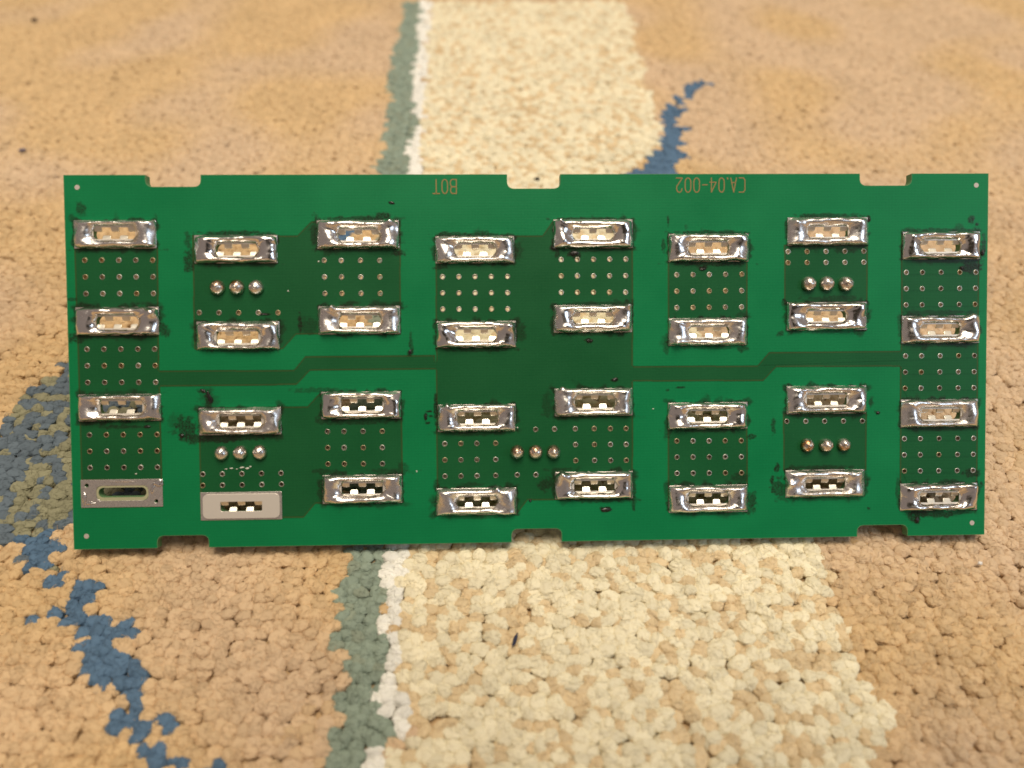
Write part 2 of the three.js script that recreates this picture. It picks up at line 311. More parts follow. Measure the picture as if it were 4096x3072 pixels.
// copper under the mask
const BP = (pts) => pts.map(([x, y]) => B(x, y));
const POURS = [
  BP([[297, 985], [632, 985], [637, 1482], [1176, 1480], [1222, 1424], [1741, 1421], [1743, 1477], [1240, 1482], [1186, 1540], [640, 1546], [650, 1920], [325, 1922]]),
  BP([[769, 941], [1190, 942], [1245, 886], [1602, 886], [1604, 1338], [1184, 1338], [1130, 1397], [776, 1397]]),
  BP([[792, 1630], [1230, 1626], [1277, 1574], [1606, 1570], [1613, 2012], [1262, 2014], [1214, 2071], [803, 2079]]),
  BP([[1741, 942], [2170, 942], [2211, 884], [2532, 884], [2532, 1464], [3030, 1462], [3077, 1408], [3603, 1404], [3605, 930], [3918, 930], [3908, 2040], [3599, 2040], [3600, 1466.5], [3105, 1468], [3053, 1524], [2532, 1526], [2532, 1998], [2110, 2001], [2068, 2056], [1747, 2060]]),
  BP([[2670.5, 938], [2991, 936], [2989, 1381], [2671, 1383]]), BP([[2670, 1612], [2990, 1609], [2991, 2046], [2672, 2048]]),
  BP([[3136, 980], [3472, 978], [3470, 1212], [3137, 1214]]), BP([[3132, 1652], [3467, 1649], [3465, 1882], [3133, 1884]]),
];
// burnt flux smears: x, y, rx, ry in photograph pixels, strength
const STAINS = [
  [325, 838, 22, 34, 0.7], [460, 1000, 160, 9, 0.7], [310, 1352, 40, 22, 0.8], [475, 1347, 150, 8, 0.8], [652, 1318, 26, 30, 0.8], [640, 1230, 18, 20, 0.5], [288, 1198, 26, 7, 0.7], [752, 960, 14, 34, 0.6], [757, 1045, 22, 46, 0.8], [945, 931, 150, 9, 0.8], [945, 1060, 150, 8, 0.5],
  [1115, 1345, 16, 60, 0.6], [1060, 1257, 30, 6, 1], [950, 1403, 150, 7, 0.6], [1256, 935, 18, 60, 0.75], [1430, 874, 150, 10, 0.8], [1535, 866, 34, 16, 0.9], [1592, 1012, 28, 14, 0.9], [1430, 1000, 160, 9, 0.6], [1199, 1290, 9, 48, 0.95], [1240, 1305, 36, 40, 0.45], [1644, 1375, 10, 44, 0.7], [1640, 1408, 12, 14, 0.9], [1404, 1212, 40, 9, 0.7], [1590, 1215, 26, 12, 0.7],
  [835, 1600, 16, 50, 1], [812, 1566, 18, 8, 1], [835, 1600, 40, 60, 0.4], [742, 1708, 52, 48, 0.8], [790, 1750, 70, 26, 0.9], [885, 1755, 105, 17, 1], [728, 1742, 12, 12, 1], [960, 1748, 160, 14, 0.7], [700, 1690, 30, 40, 0.35],
  [1280, 1560, 120, 12, 0.5], [1290, 1680, 26, 20, 0.6], [1440, 1690, 150, 10, 0.6], [1450, 2020, 150, 9, 0.6], [1465, 2017, 30, 9, 0.8], [1285, 1960, 16, 60, 0.7], [1290, 1885, 50, 12, 0.6], [1560, 1885, 100, 14, 0.5], [1610, 1870, 22, 30, 0.5],
  [1744, 1640, 10, 66, 0.95], [1703, 1668, 8, 22, 1.2], [1712, 1645, 16, 5, 1.2], [1712, 1692, 10, 6, 1.2], [1722, 1664, 10, 4, 1], [1900, 1735, 150, 9, 0.6], [1747, 1945, 12, 30, 0.8], [1880, 1938, 60, 10, 0.6], [1900, 2068, 150, 8, 0.5], [1880, 937, 140, 8, 0.8], [1775, 938, 26, 12, 0.9], [1765, 1065, 30, 14, 0.8], [2075, 1000, 20, 40, 0.5], [2080, 1330, 26, 40, 0.6], [1920, 1400, 150, 8, 0.7],
  [2215, 990, 18, 16, 1], [2298, 1016, 28, 16, 1], [2228, 1020, 10, 20, 0.7], [2370, 876, 150, 8, 0.8], [2370, 1000, 150, 8, 0.6], [2358, 1363, 20, 10, 1.1], [2510, 1210, 14, 20, 0.8], [2370, 1214, 150, 8, 0.6], [2370, 1336, 140, 7, 0.6], [2190, 1620, 26, 60, 0.45], [2390, 1668, 150, 8, 0.6], [2215, 1650, 10, 30, 0.5],
  [2655, 984, 9, 28, 0.7], [2830, 930, 150, 9, 0.8], [2811, 1072, 20, 9, 1.2], [2830, 1056, 160, 9, 0.8], [2672, 884, 6, 18, 0.8], [2745, 905, 8, 12, 0.4], [2665, 1390, 14, 26, 0.6], [2970, 1395, 24, 14, 0.7], [2830, 1390, 140, 8, 0.5], [2970, 1260, 30, 14, 0.5],
  [2185, 1935, 40, 30, 0.75], [2240, 1880, 60, 12, 0.6], [2420, 2002, 130, 9, 0.8], [2533, 1950, 12, 60, 0.8], [2535, 2022, 9, 26, 0.8], [2423, 2038, 24, 12, 1.3], [2121, 2003, 6, 6, 1], [2672, 1720, 18, 40, 0.6], [2830, 1722, 150, 8, 0.7], [3005, 1745, 20, 14, 0.8], [3010, 2005, 18, 44, 0.8], [3004, 2030, 30, 12, 0.5], [2665, 1965, 10, 40, 0.6], [2960, 1910, 40, 22, 0.6], [2830, 2056, 150, 7, 0.5], [3093, 1700, 10, 44, 0.7], [3087, 1920, 8, 16, 0.9], [3092, 1962, 9, 12, 0.9],
  [3300, 862, 150, 9, 0.8], [3476, 877, 9, 12, 1], [3300, 988, 150, 8, 0.6], [3390, 1000, 60, 14, 0.7], [3340, 1198, 120, 16, 0.6], [3137, 1208, 9, 18, 0.9], [3120, 1335, 16, 12, 0.7], [3290, 1328, 140, 7, 0.5], [3145, 900, 8, 30, 0.8],
  [3485, 1606, 12, 22, 0.8], [3510, 1650, 12, 8, 1], [3300, 1662, 150, 9, 0.8], [3290, 1868, 140, 9, 0.7], [3115, 1955, 34, 46, 0.75], [3106, 1873, 14, 20, 0.9], [3090, 1915, 7, 16, 0.9], [3130, 1990, 36, 18, 0.5], [3463, 1920, 10, 40, 0.6], [3475, 2034, 8, 6, 0.9], [3300, 1996, 150, 8, 0.4],
  [3886, 878, 17, 18, 0.9], [3908, 898, 8, 8, 1], [3760, 920, 150, 9, 0.7], [3935, 985, 12, 46, 0.9], [3885, 1068, 50, 28, 1], [3760, 1045, 150, 9, 0.7], [3930, 1010, 10, 18, 1], [3846, 1072, 10, 8, 1.1], [3760, 1250, 150, 10, 0.6], [3760, 1380, 150, 7, 0.5], [3760, 1715, 140, 8, 0.7], [3890, 1892, 40, 18, 0.8], [3925, 1935, 14, 10, 0.9], [3680, 2052, 70, 18, 1.1], [3765, 2058, 70, 16, 0.9], [3668, 2080, 16, 22, 1], [3650, 2070, 18, 20, 0.9], [3850, 2050, 60, 8, 0.7], [3590, 1960, 8, 60, 0.6], [3598, 1300, 8, 50, 0.5],
  [480, 1708, 100, 8, 0.7], [590, 1706, 18, 7, 1], [340, 1692, 40, 14, 0.8], [480, 1570, 150, 7, 0.5], [2455, 1520, 16, 8, 1.2], [2720, 1550, 20, 5, 0.9], [2670, 1560, 10, 6, 0.7],
];

// ---- face texture: mask colour, copper tint, weave, flux; 2048 x 820 over 140 x 56 mm
const TW = 2048, TH = 820;
const faceMaps = (() => {
  const col = new Uint8Array(TW * TH * 4), rough = new Uint8Array(TW * TH * 4), bump = new Uint8Array(TW * TH * 4);
  const sx = BW / TW, sy = BH / TH;
  const cop = new Float32Array(TW * TH), st = new Float32Array(TW * TH);
  for (const p of POURS) {
    const xs = p.map(q => q[0]), ys = p.map(q => q[1]);
    const i0 = Math.max(0, Math.floor((Math.min(...xs) + 70) / sx)), i1 = Math.min(TW - 1, Math.ceil((Math.max(...xs) + 70) / sx));
    const j0 = Math.max(0, Math.floor(Math.min(...ys) / sy)), j1 = Math.min(TH - 1, Math.ceil(Math.max(...ys) / sy));
    for (let j = j0; j <= j1; j++) for (let i = i0; i <= i1; i++) if (inPoly((i + 0.5) * sx - 70, (j + 0.5) * sy, p)) cop[j * TW + i] = 1;
  }
  for (const [px, py, rx, ry, k] of STAINS) {
    const [cx, cy] = B(px, py), ax = rx * 0.038, ay = ry * 0.038, R = 1.7;
    const i0 = Math.max(0, Math.floor((cx - ax * R + 70) / sx)), i1 = Math.min(TW - 1, Math.ceil((cx + ax * R + 70) / sx));
    const j0 = Math.max(0, Math.floor((cy - ay * R) / sy)), j1 = Math.min(TH - 1, Math.ceil((cy + ay * R) / sy));
    for (let j = j0; j <= j1; j++) for (let i = i0; i <= i1; i++) {
      const x = (i + 0.5) * sx - 70, y = (j + 0.5) * sy;
      const d = Math.hypot((x - cx) / ax, (y - cy) / ay);
      const n = fbm(x * 1.3, y * 1.3, px * 0.01, 4);
      const v = 1.3 * k * sstep(1.15, 0.6, d - 1.1 * n) * (0.7 + 0.9 * Math.max(-0.3, fbm(x * 4, y * 4, 5, 2)));
      const q = j * TW + i; st[q] = Math.max(st[q], v * 0.92) + 0.12 * Math.min(st[q], v);
    }
  }
  PADS.forEach((p, k) => {                       // burnt flux film creeping out from under each joint
    if (p.t <= 0) return;
    const { o } = p, M = 1.6;
    for (let j = Math.max(0, Math.floor((o.y0 - M) / sy)); j < Math.min(TH, (o.y1 + M) / sy); j++) for (let i = Math.max(0, Math.floor((o.x0 - M + 70) / sx)); i < Math.min(TW, (o.x1 + M + 70) / sx); i++) {
      const x = (i + 0.5) * sx - 70, y = (j + 0.5) * sy;
      const d = Math.hypot(Math.max(0, o.x0 - x, x - o.x1), Math.max(0, o.y0 - y, y - o.y1));
      const reach = 0.16 + 3.2 * Math.max(-0.12, fbm(x * 0.5, y * 0.5, k * 2.3 + 50, 3) + 0.06), v = 0.95 * sstep(reach, reach * 0.2, d) * (0.75 + 0.8 * fbm(x * 3.2, y * 3.2, 31, 3));
      const q = j * TW + i; if (reach > 0.03) st[q] = Math.max(st[q], v);
    }
  });
  const A = [0.002, 0.168, 0.055], C = [0.0065, 0.086, 0.026], E = [0.045, 0.070, 0.018], K = [0.012, 0.013, 0.008];
  const enc = (v) => Math.round(255 * clamp(v <= 0.0031308 ? 12.92 * v : 1.055 * Math.pow(v, 1 / 2.4) - 0.055, 0, 1));
  for (let j = 0; j < TH; j++) for (let i = 0; i < TW; i++) {
    const q = j * TW + i, x = i * sx, y = j * sy;
    const c = cop[q];
    const edge = c && (!cop[q - 3] || !cop[q + 3] || !cop[q - 3 * TW] || !cop[q + 3 * TW]) ? 0.75 : 0;
    const n = fbm(x * 0.12, y * 0.12, 3, 3), f = N3(x * 3, y * 3, 1);
    const weave = 0.035 * Math.sin(y * 2 * Math.PI / 0.42 + 0.6 * N3(x * 0.2, y * 2, 9)) + 0.015 * Math.sin(x * 2 * Math.PI / 0.5) + 0.03 * N3(x * 0.25, y * 9, 4);
    const g = 1 + 0.16 * n + 0.05 * f + weave, s = clamp(st[q], 0, 0.93);
    let dust = N3(x * 5.1, y * 5.1, 21) > 0.83 ? 0.05 : 0;
    const o = 4 * q;
    for (let k = 0; k < 3; k++) {
      let v = (c ? C[k] + (E[k] - C[k]) * edge : A[k]) * g;
      v = v + (K[k] - v) * s + dust;
      col[o + k] = enc(v);
    }
    col[o + 3] = 255;
    const rv = clamp(0.43 + 0.10 * n + 0.05 * f - 0.12 * s + (s > 0.05 ? 0.22 * fbm(x * 5, y * 5, 12, 2) : 0), 0.15, 0.9);
    rough[o] = rough[o + 1] = rough[o + 2] = Math.round(255 * rv); rough[o + 3] = 255;
    const bv2 = clamp(0.4 + weave * 1.4 + 0.06 * f + 0.35 * s * (0.6 + fbm(x * 4, y * 4, 8, 3)), 0, 1);
    bump[o] = bump[o + 1] = bump[o + 2] = Math.round(255 * bv2); bump[o + 3] = 255;
  }
  const tex = (d, srgb) => { const t = new THREE.DataTexture(d, TW, TH); t.magFilter = t.minFilter = THREE.LinearFilter; if (srgb) t.colorSpace = THREE.SRGBColorSpace; t.needsUpdate = true; return t; };
  return { map: tex(col, true), roughnessMap: tex(rough), bumpMap: tex(bump) };
})();
const maskMat = new THREE.MeshPhysicalMaterial({ ...faceMaps, roughness: 1, bumpScale: 0.00003, specularIntensity: 0.4 });
const laminate = new THREE.MeshStandardMaterial({ color: RGB(0.11, 0.24, 0.10), roughness: 0.7 });
function faceUV(geo) {                           // millimetres on the face -> texture
  const p = geo.attributes.position, uv = new Float32Array(p.count * 2);
  for (let i = 0; i < p.count; i++) { uv[2 * i] = (p.getX(i) + BW / 2) / BW; uv[2 * i + 1] = p.getY(i) / BH; }
  geo.setAttribute('uv', new THREE.BufferAttribute(uv, 2)); return geo;
}
const board = new THREE.Group(); board.name = 'circuit_board';
board.userData = { label: 'green circuit board leaning over the carpet with silver soldered slots', category: 'circuit board' };
board.position.copy(bOrigin);
board.quaternion.setFromRotationMatrix(new THREE.Matrix4().makeBasis(bu, bv, bn));
scene.add(board);

function circle(x, y, r, n = 14) { const p = new THREE.Path(); for (let i = 0; i <= n; i++) { const a = -i / n * 2 * Math.PI; i ? p.lineTo(x + r * Math.cos(a), y + r * Math.sin(a)) : p.moveTo(x + r, y); } return p; }
function roundedRect(P, x0, y0, x1, y1, r, n = 6) {
  const pts = [];
  for (const [cx, cy, a0] of [[x1 - r, y1 - r, 0], [x0 + r, y1 - r, 90], [x0 + r, y0 + r, 180], [x1 - r, y0 + r, 270]])
    for (let i = 0; i <= n; i++) { const a = (a0 + 90 * i / n) * DEG; pts.push(new THREE.Vector2(cx + r * Math.cos(a), cy + r * Math.sin(a))); }
  return P.setFromPoints(pts);
}
const cornerHoles = (t) => t > 0 ? [] : t === 0 ? [[0.075, 0.80], [0.92, 0.20]] : [[0.08, 0.80], [0.935, 0.2]];
const slotOf = (p) => p.t === 0 ? p.i : { x0: p.i.x0 - 0.15, x1: p.i.x1 + 0.15, y0: p.i.y0 - 0.2, y1: p.i.y1 + 0.2 };
{
  const notch = (ax, bx, y) => [B(ax, y)[0], B(bx, y)[0], B((ax + bx) / 2, y)[1]];
  const top = [notch(582, 803, 747), notch(2029, 2241, 754), notch(3439.5, 3646.5, 742)], bot = [notch(629, 835, 2142), notch(2046.5, 2247, 2115), notch(3429, 3630, 2100)];
  const outline = (q) => {
  const sh = new THREE.Shape(), W2 = BW / 2 - q, R = 1.1, T = BH - q;
  sh.moveTo(-W2, q);
  for (let [a, b, y] of bot) { a -= q; b += q; y += q; sh.lineTo(a, q); sh.lineTo(a, y - R); sh.quadraticCurveTo(a, y, a + R, y); sh.lineTo(b - R, y); sh.quadraticCurveTo(b, y, b, y - R); sh.lineTo(b, q); }
  sh.lineTo(W2, q); sh.lineTo(W2, T);
  for (let [a, b, y] of [...top].reverse()) { a -= q; b += q; y -= q; sh.lineTo(b, T); sh.lineTo(b, y + R); sh.quadraticCurveTo(b, y, b - R, y); sh.lineTo(a + R, y); sh.quadraticCurveTo(a, y, a, y + R); sh.lineTo(a, T); }
  sh.lineTo(-W2, T); sh.closePath();
  for (const p of PADS) { const s = slotOf(p), r = (s.y1 - s.y0) / 2 - 0.01; sh.holes.push(roundedRect(new THREE.Path(), s.x0, s.y0, s.x1, s.y1, r)); }
  for (const [x, y] of VIAS) sh.holes.push(circle(x, y, VIA_HOLE + 0.04, 10));
  for (const p of PADS) for (const [fx, fy] of cornerHoles(p.t)) sh.holes.push(circle(p.o.x0 + (p.o.x1 - p.o.x0) * fx, p.o.y0 + (p.o.y1 - p.o.y0) * fy, 0.30, 12));
  return sh; };
  const sh = outline(0);
  const flat = new THREE.ShapeGeometry(outline(0.05), 6);
  faceUV(flat);
  const body = new THREE.ExtrudeGeometry(sh, { depth: BT - 0.01, bevelEnabled: false, curveSegments: 6 });
  body.translate(0, 0, -BT);
  // the cut laminate with its back mask, and the coated face as a sheet over it
  const panel = new THREE.Mesh(body.scale(S, S, S), [laminate, laminate]); panel.name = 'laminate'; panel.castShadow = panel.receiveShadow = true; board.add(panel);
  part('solder_mask', flat, maskMat, board);
}
for (const poly of POURS) {
  const sh = new THREE.Shape(poly.map(([x, y]) => new THREE.Vector2(x, y)));
  if (THREE.ShapeUtils.isClockWise(sh.getPoints())) sh.curves.length, sh.setFromPoints(poly.map(([x, y]) => new THREE.Vector2(x, y)).reverse());
  const inside = ([x, y]) => inPoly(x, y, poly);
  for (const p of PADS) {                        // openings wholly inside are cut out, those reaching over the rim lie under the pad
    const s = slotOf(p), e = 0.06;
    const q = [[s.x0 - e, s.y0 - e], [s.x1 + e, s.y0 - e], [s.x1 + e, s.y1 + e], [s.x0 - e, s.y1 + e]];
    if (q.every(inside)) sh.holes.push(roundedRect(new THREE.Path(), s.x0 - e, s.y0 - e, s.x1 + e, s.y1 + e, 0.5));
  }
  for (const p of PADS) for (const [fx, fy] of cornerHoles(p.t)) { const h = [p.o.x0 + (p.o.x1 - p.o.x0) * fx, p.o.y0 + (p.o.y1 - p.o.y0) * fy]; if ([[-0.4, 0], [0.4, 0], [0, 0.4], [0, -0.4]].every(([a, b]) => inside([h[0] + a, h[1] + b]))) sh.holes.push(circle(h[0], h[1], 0.31, 12)); }
  for (const v of VIAS) if (inside(v)) sh.holes.push(circle(v[0], v[1], VIA_HOLE + 0.05, 10));
  const g = new THREE.ExtrudeGeometry(sh, { depth: 0.035, bevelEnabled: false });
  g.translate(0, 0, 0.004);
  part(numbered('copper_pour'), faceUV(g), maskMat, board);
}

// ---- metals
const noiseTex = (() => {
  const n = 256, d = new Uint8Array(n * n * 4);
  for (let j = 0; j < n; j++) for (let i = 0; i < n; i++) {
    const a = i / n * 2 * Math.PI, b = j / n * 2 * Math.PI, v = clamp(0.6 + 0.5 * fbm(3 * Math.cos(a) + 10, 3 * Math.sin(a) + 3 * Math.cos(b), 3 * Math.sin(b), 5), 0, 1);
    d.fill(Math.round(255 * v), 4 * (j * n + i), 4 * (j * n + i) + 3); d[4 * (j * n + i) + 3] = 255;
  }
  const t = new THREE.DataTexture(d, n, n); t.wrapS = t.wrapT = THREE.RepeatWrapping; t.magFilter = t.minFilter = THREE.LinearFilter; t.needsUpdate = true; return t;
})();
const solderMats = [0.34, 0.42, 0.50].map((r) => new THREE.MeshStandardMaterial({ color: RGB(0.80, 0.765, 0.74), metalness: 1, roughness: r, roughnessMap: noiseTex }));
const tinMat = new THREE.MeshStandardMaterial({ color: RGB(0.62, 0.57, 0.53), metalness: 0.85, roughness: 0.55, roughnessMap: noiseTex });
const toothMat = new THREE.MeshStandardMaterial({ color: RGB(0.80, 0.76, 0.66), metalness: 1, roughness: 0.32 });
const plateMat = new THREE.MeshStandardMaterial({ color: RGB(0.76, 0.71, 0.64), metalness: 0.5, roughness: 0.4 });
const viaMats = [[0.52, 0.49, 0.43], [0.40, 0.37, 0.31], [0.46, 0.38, 0.24], [0.60, 0.58, 0.53]].map((c) => new THREE.MeshStandardMaterial({ color: RGB(...c), metalness: 0.9, roughness: 0.42 }));
function planarUV(g, s) { const p = g.attributes.position, u = new Float32Array(p.count * 2); for (let i = 0; i < p.count; i++) { u[2 * i] = p.getX(i) * s; u[2 * i + 1] = p.getY(i) * s + p.getZ(i) * s * 0.7; } g.setAttribute('uv', new THREE.BufferAttribute(u, 2)); return g; }

function solderRing(p, k) {
  const { o, i } = p, NS = 16, pts = [];
  const rx = Math.min(0.95, (i.y1 - i.y0) / 2 * 0.92);
  // sample the four sides; the inner outline is a rounded slot
  const sides = [[o.x0, o.y1, o.x1, o.y1, 76], [o.x1, o.y1, o.x1, o.y0, 26], [o.x1, o.y0, o.x0, o.y0, 76], [o.x0, o.y0, o.x0, o.y1, 26]];
  const cx = (i.x0 + i.x1) / 2, cy = (i.y0 + i.y1) / 2, hw = (i.x1 - i.x0) / 2, hh = (i.y1 - i.y0) / 2;
  sides.forEach(([ax, ay, bx, by, n], s) => {
    for (let q = 0; q < n; q++) {
      const t = q / n, X = ax + (bx - ax) * t, Y = ay + (by - ay) * t;
      let ix, iy;
      if (s === 0 || s === 2) {                  // along the slot, bending round its ends
        const f = 2 * t - 1, sg = s === 0 ? 1 : -1, x = f * sg * hw;
        const over = Math.max(0, Math.abs(x) - (hw - rx)), dy = hh - rx + Math.sqrt(Math.max(0, rx * rx - over * over * 0.62));
        ix = cx + x * (1 - 0.10 * Math.pow(Math.abs(f), 6)); iy = cy + sg * dy;
      } else {
        const f = 2 * t - 1, sg = s === 1 ? 1 : -1, yEnd = (hh - rx + rx * Math.sqrt(1 - 0.62));
        const y = -sg * f * yEnd; ix = cx + sg * (hw * 0.90 + 0.10 * hw * (1 - f * f)); iy = cy + y;
      }
      pts.push([X, Y, ix, iy, s]);
    }
  });
  const pos = [], idx = [], M = pts.length, lumps = LUMPS[k] || [];
  const hBase = 0.60 + 0.18 * N3(k * 1.7, 4, 2);
  for (let a = 0; a < M; a++) {
    const [X, Y, ix, iy] = pts[a];
    const corner = Math.pow(Math.abs((X - cx) / ((o.x1 - o.x0) / 2)), 8) * Math.pow(Math.abs((Y - cy) / ((o.y1 - o.y0) / 2)), 8);
    const cr = 0.12 * corner, ox = X - Math.sign(X - cx) * cr + 0.14 * N3(X * 0.7, Y * 0.7, k * 3.1) + 0.012 * N3(X * 2, Y * 2, k), oy = Y - Math.sign(Y - cy) * cr + 0.15 * N3(X * 0.6, Y * 0.6, k * 3.1 + 40) + 0.015 * N3(X * 2, Y * 2, k + 20);
    const jx = ix + 0.10 * N3(ix * 1.1, iy * 1.1, k * 2 + 9), jy = iy + 0.09 * N3(ix * 0.9, iy, k * 2 + 19);
    const w = Math.hypot(ox - jx, oy - jy);
    const skew = 0.92 + 0.45 * N3(ox * 0.16 + k * 3.3, oy * 0.3, 7);
    for (let b = 0; b <= NS; b++) {
      const s = b === 0 ? 0 : (b - 1) / (NS - 1);
      const e = s;
      let x = ox + (jx - ox) * e, y = oy + (jy - oy) * e, z;
      if (b === 0) z = 0.02; else {
        const f = Math.pow(e, skew), dome = Math.pow(4 * f * (1 - f) * 0.985 + 0.015 * (1 - f), 0.85 + 0.03 * Math.min(2.5, w));
        const amp = hBase + 0.10 * Math.min(w, 2.8) + 0.14 * fbm(x * 0.55, y * 0.55, k * 5 + 3, 2) + 0.05 * corner;
        z = 0.10 * (1 - e) + 0.16 * e + amp * dome;
        const m = sstep(0, 0.15, e) * sstep(1.02, 0.8, e);
        z += m * (0.32 * N3(x * 0.33, y * 0.45, k * 4) + 0.02 * N3(x * 1.0, y * 1.0, k * 4 + 8));
        const crease = 1 - Math.abs(N3(x * 0.7 + 3, y * 0.7, k * 6.5));       // flow lines where the solder froze
        z -= m * 0.03 * Math.pow(Math.max(0, crease), 8);
        for (const [fx, fy, h, r] of lumps) {
          const lx = o.x0 + (o.x1 - o.x0) * fx, ly = o.y1 - (o.y1 - o.y0) * fy, d2 = ((x - lx) ** 2 + (y - ly) ** 2) / (r * r), gsn = Math.exp(-d2 * 1.4);
          z += h * gsn; y += (fy < 0.12 ? 0.32 : fy > 0.8 ? -0.15 : 0) * gsn; x += (fx < 0.12 ? -0.15 : fx > 0.9 ? 0.12 : 0) * gsn;
        }
        z = Math.max(z, 0.07 + 0.25 * dome);
      }
      pos.push(x, y, z);
    }
    // inner wall, down past the plate
    pos.push(jx + (cx - jx) * 0.004, jy + (cy - jy) * 0.03, 0.02);
  }
  const C = NS + 2;
  for (let a = 0; a < M; a++) { const n = (a + 1) % M; for (let b = 0; b < C - 1; b++) { const A = a * C + b, D = n * C + b; idx.push(A, D, A + 1, D, D + 1, A + 1); } }
  const g = new THREE.BufferGeometry();
  g.setAttribute('position', new THREE.Float32BufferAttribute(pos, 3)); g.setIndex(idx); g.computeVertexNormals();
  return planarUV(g, 0.22);
}
function toothGeo(w, dir) {                      // a contact finger bent back into the slot; dir +1 rises from the lower rim, -1 hangs from the upper
  const sh = new THREE.Shape(), L = 0.62, r = 0.12;
  sh.moveTo(-w / 2, 0); sh.lineTo(w / 2, 0); sh.lineTo(w / 2 * 0.92, L - r); sh.quadraticCurveTo(w / 2 * 0.9, L, w / 2 * 0.9 - r, L); sh.lineTo(-w / 2 * 0.9 + r, L); sh.quadraticCurveTo(-w / 2 * 0.9, L, -w / 2 * 0.92, L - r); sh.closePath();
  const g = new THREE.ExtrudeGeometry(sh, { depth: 0.22, bevelEnabled: true, bevelSize: 0.04, bevelThickness: 0.04, bevelSegments: 2, curveSegments: 3 });
  g.translate(0, 0, -0.22);
  const p = g.attributes.position;
  for (let i = 0; i < p.count; i++) { const y = p.getY(i), t = clamp(y / L, 0, 1); p.setZ(i, p.getZ(i) - 0.10 * t * t - 0.17 * t); p.setY(i, dir * y * 0.95); }
  if (dir < 0) { const ix = g.index; if (ix) { const a = ix.array; for (let i = 0; i < a.length; i += 3) [a[i], a[i + 1]] = [a[i + 1], a[i]]; } else { const a = p.array; for (let i = 0; i < a.length; i += 9) for (let j = 0; j < 3; j++) [a[i + j], a[i + 3 + j]] = [a[i + 3 + j], a[i + j]]; } }
  g.computeVertexNormals();
  return g;
}
const toothUp = toothGeo(1.12, 1).scale(S, S, S), toothDown = toothGeo(1.12, -1).scale(S, S, S);

PADS.forEach((p, k) => {
  const { o, i, t } = p, sl = slotOf(p);
  // tinned pad on the board
  const pad = new THREE.Shape(); roundedRect(pad, o.x0 + 0.03, o.y0 + 0.03, o.x1 - 0.03, o.y1 - 0.03, 0.05, 2);
  const rimX = t === 0 ? 0.32 : 0.02, rimY = t === 0 ? 0.30 : 0.02;
  pad.holes.push(roundedRect(new THREE.Path(), sl.x0 - rimX, sl.y0 - rimY - (t === 0 ? 0.2 : 0), sl.x1 + rimX, sl.y1 + rimY, Math.min(1, (sl.y1 - sl.y0) / 2)));
  for (const [fx, fy] of cornerHoles(t)) pad.holes.push(circle(o.x0 + (o.x1 - o.x0) * fx, o.y0 + (o.y1 - o.y0) * fy, 0.33, 12));
  const pg = new THREE.ExtrudeGeometry(pad, { depth: 0.05, bevelEnabled: true, bevelSize: 0.03, bevelThickness: 0.02, bevelSegments: 1, curveSegments: 4 }); pg.translate(0, 0, 0.045);
  const padMesh = part(numbered('tinned_pad'), planarUV(pg, 0.22), tinMat, board);
  if (t === 0) {
    padMesh.userData.label = 'bare tinned pad around an empty slot';
    const rim = new THREE.Shape(); roundedRect(rim, sl.x0 - 0.3, sl.y0 - 0.48, sl.x1 + 0.3, sl.y1 + 0.28, 0.9);
    rim.holes.push(roundedRect(new THREE.Path(), sl.x0 + 0.01, sl.y0 + 0.01, sl.x1 - 0.01, sl.y1 - 0.01, (sl.y1 - sl.y0) / 2 - 0.03));
    part('bare_laminate_rim', new THREE.ExtrudeGeometry(rim, { depth: 0.02, bevelEnabled: false }).translate(0, 0, 0.042), new THREE.MeshStandardMaterial({ color: RGB(0.36, 0.36, 0.22), roughness: 0.7 }), board);
    return;
  }
  // the terminal plate with its fingers
  const sx = (i.x0 + i.x1) / 2, sy = (i.y0 + i.y1) / 2, ow = 3.15, oh = t < 0 ? 0.76 : Math.max(0.80, (i.y1 - i.y0) / 2 - 0.16);
  const pl = new THREE.Shape(); const inset = t < 0 ? 0.32 : 0.5;
  roundedRect(pl, o.x0 + inset + 0.1, o.y0 + inset * 0.9, o.x1 - inset, o.y1 - inset * 0.9, t < 0 ? 0.75 : 0.5);
  pl.holes.push(roundedRect(new THREE.Path(), sx - ow, sy - oh, sx + ow, sy + oh, 0.08, 2));
  const tg = new THREE.ExtrudeGeometry(pl, { depth: 0.16, bevelEnabled: true, bevelSize: 0.03, bevelThickness: 0.03, bevelSegments: 2, curveSegments: 4 }); tg.translate(0, 0, t < 0 ? 0.1 : -0.06);
  const term = part(numbered('terminal'), tg, plateMat, board);
  if (t < 0) term.userData.label = 'flat terminal plate without solder';
  const top = Math.abs(t), P = 1.26, three = [-2, 0, 2], two = [-1, 1], zt = t < 0 ? 0.2 : 0.02;
  for (const c of top === 3 ? three : two) { const m = new THREE.Mesh(toothDown, toothMat); m.name = 'contact_finger'; m.position.set((sx + c * P) * S, (sy + oh - 0.01) * S, zt * S); m.castShadow = m.receiveShadow = true; term.add(m); }
  for (const c of top === 3 ? two : three) { const m = new THREE.Mesh(toothUp, toothMat); m.name = 'contact_finger'; m.position.set((sx + c * P) * S, (sy - oh + 0.01) * S, zt * S); m.castShadow = m.receiveShadow = true; term.add(m); }
  if (t < 0) return;
  const ring = solderRing(p, k); ring.translate(0, 0, 0.04);
  part(numbered('solder_joint'), ring, solderMats[(k * 7 + 2) % 3], board);
});

